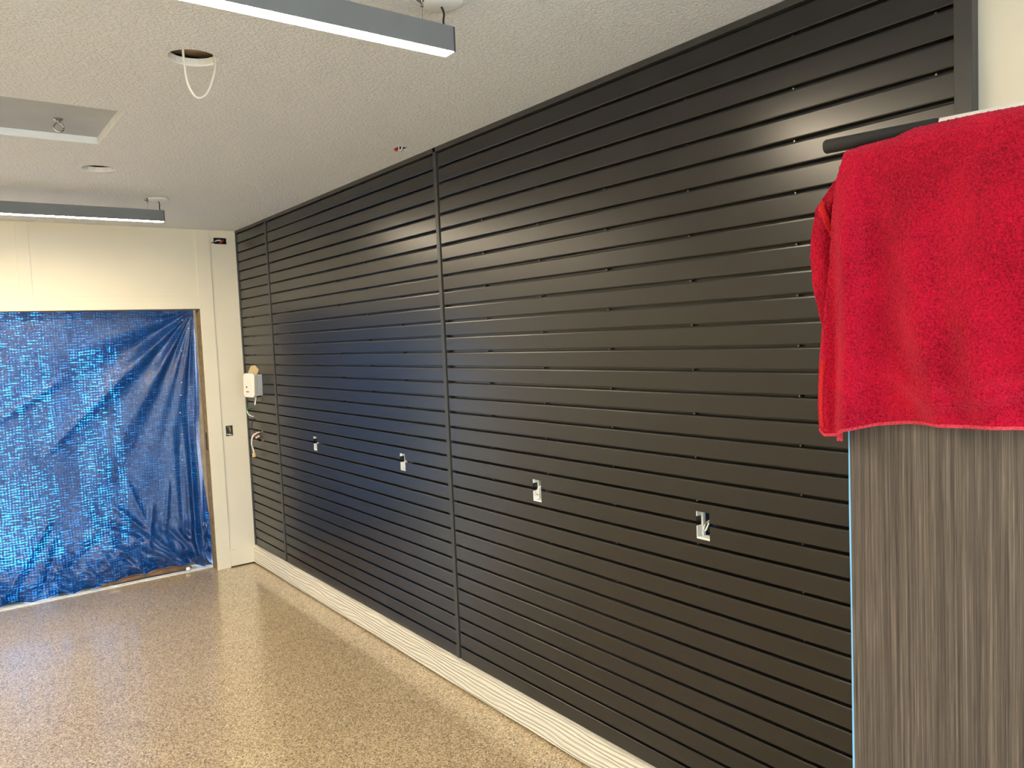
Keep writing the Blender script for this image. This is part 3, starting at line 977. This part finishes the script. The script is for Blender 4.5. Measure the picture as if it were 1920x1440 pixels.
def build_towel():
    ncol, nfront, ntop, nedge = 300, 260, 60, 10
    verts = []
    yl_top = .826
    rows = []
    for it in range(ntop):
        rows.append(('t', it / (ntop - 1)))
    for it in range(1, nedge):
        rows.append(('e', it / nedge))
    for it in range(nfront):
        rows.append(('f', it / (nfront - 1)))
    fuzz = np.random.normal(0, .00055, (len(rows), ncol))
    for ri, (k, t) in enumerate(rows):
        for c in range(ncol):
            s = c / (ncol - 1)
            if k == 't':
                yl = yl_top
                y = yl + (YR - yl) * s
                x = -.26 + (-.606 + .26) * t
                base = 2.1435 + .001 * noise.noise(Vector((x * 14, y * 14, 2)))
                z = base + (interp(TOP, y) - .004 - 2.1435 - .001) * G(x, -.612, .014)
                verts.append((x, y, z + fuzz[ri, c]))
            else:
                zt = 0
                if k == 'f':
                    z_guess = 2.128 + (1.60 - 2.128) * t
                    yl = interp(LEFT, z_guess)
                    y = yl + (YR - yl) * s
                    zb = interp(BOT, y)
                    z = 2.128 + (zb - 2.128) * t
                    x = -.6335 - fold(y, z)
                    verts.append((x + fuzz[ri, c], y, z))
                else:
                    y = yl_top + (YR - yl_top) * s
                    zt = interp(TOP, y) - .004
                    a = t * math.pi / 2
                    x = -.606 - .0255 * math.sin(a)
                    z = 2.128 + (zt - 2.128) * math.cos(a)
                    x -= fold(y, 2.128) * math.sin(a)
                    verts.append((x, y, z + fuzz[ri, c]))
    nr = len(rows)
    faces = [(i * ncol + j, i * ncol + j + 1, (i + 1) * ncol + j + 1, (i + 1) * ncol + j) for i in range(nr - 1) for j in range(ncol - 1)]
    root = empty('red_towel', (-.6, .5, 2.14))
    tag(root, 'red terry bath towel draped over the cabinet top', 'towel')
    mb = MB()
    mb.add(verts, faces)
    sh = mb.build('front_drape', 'towel', root, smooth=True)
    so = sh.modifiers.new('thickness', 'SOLIDIFY')
    so.thickness = .004
    so.offset = 1
    # check the solidify direction so the cloth grows away from the cabinet
    nsum = sum(p.normal.x for p in sh.data.polygons[-4000:])
    so.offset = 1 if nsum < 0 else -1
    # side drape
    sil = [(-.572, .846, 2.140), (-.576, .863, 2.118), (-.589, .886, 2.077), (-.602, .906, 2.045), (-.606, .914, 1.993), (-.608, .917, 1.949),
           (-.606, .914, 1.894), (-.603, .909, 1.855), (-.598, .901, 1.81), (-.594, .894, 1.784), (-.590, .886, 1.765)]
    zs_ = [p[2] for p in sil][::-1]
    nzr, ncl = 130, 60
    V2 = []
    fz = np.random.normal(0, .0006, (nzr, ncl))
    def side_pt(z, s, off=0.0):
        xl = float(np.interp(z, zs_, [p[0] for p in sil][::-1]))
        yl = float(np.interp(z, zs_, [p[1] for p in sil][::-1]))
        ln = max(.004, (yl - .838) / .853)
        bul = .016 * math.sin(math.pi * min(1, s * 1.1)) * min(1, ln / .05) + .004 * noise.noise(Vector((s * 3, z * 12, 4))) + off
        return (xl + .521 * ln * s - .853 * bul, yl - .853 * ln * s - .521 * bul, z)
    for i in range(nzr):
        z = 2.140 + (1.765 - 2.140) * i / (nzr - 1)
        for j in range(ncl):
            p = side_pt(z, j / (ncl - 1), fz[i, j])
            V2.append(p)
    F2 = [(i * ncl + j, i * ncl + j + 1, (i + 1) * ncl + j + 1, (i + 1) * ncl + j) for i in range(nzr - 1) for j in range(ncl - 1)]
    mb = MB()
    mb.add(V2, F2)
    sd_ = mb.build('side_drape', 'towel', root, smooth=True)
    s2 = sd_.modifiers.new('thickness', 'SOLIDIFY')
    s2.thickness = .004
    s2.offset = 0
    # smooth woven border running across the side drape
    V3 = []
    nb = 24
    for i in range(nb + 1):
        t = i / nb
        zc_ = 2.052 - .108 * t
        sc = .0 + .62 * t
        for j in range(4):
            V3.append(side_pt(zc_ + .012 - .010 * j / 3, max(0, min(1, sc - .06 + .22 * j / 3)), .0055))
    F3 = [(i * 4 + j, i * 4 + j + 1, i * 4 + 5 + j, i * 4 + 4 + j) for i in range(nb) for j in range(3)]
    mb = MB()
    mb.add(V3, F3)
    bd = mb.build('border_band', 'towel_band', root, smooth=True)
    s3 = bd.modifiers.new('thickness', 'SOLIDIFY')
    s3.thickness = .0015
    s3.offset = 0
    bd['label'] = 'smooth orange red woven border'
    # rolled hems
    pts = []
    for i in range(120):
        y = .882 + (YR - .882) * i / 119
        pts.append((-.6365 - fold(y, interp(BOT, y)), y, interp(BOT, y) + .001))
    MB().tube(pts, .0034, 8).build('bottom_hem', 'towel_hem', root, smooth=True)
    pts = []
    for i in range(60):
        z = 1.592 + (1.80 - 1.592) * i / 59
        y = interp(LEFT, z)
        pts.append((-.633 - fold(y, z), y + .001, z))
    MB().tube(pts, .0032, 8).build('side_hem', 'towel_band', root, smooth=True)
    V4 = []
    nb = 30
    for i in range(nb + 1):
        z = 1.597 + .135 * i / nb
        y = interp(LEFT, z) - .004
        for j in range(3):
            yy = y - .010 * j / 2
            V4.append((-.6386 - fold(yy, z), yy, z))
    F4 = [(i * 3 + j, i * 3 + j + 1, i * 3 + 4 + j, i * 3 + 3 + j) for i in range(nb) for j in range(2)]
    mb = MB()
    mb.add(V4, F4)
    b4 = mb.build('edge_band', 'towel_band', root, smooth=True)
    s4 = b4.modifiers.new('thickness', 'SOLIDIFY')
    s4.thickness = .0012
    s4.offset = 0
    tg = MB().box(-.642, -.6395, .834, .846, 1.570, 1.588).build('care_tag', 'towel_hem', root, bevel=.0008)
    return root
build_towel()
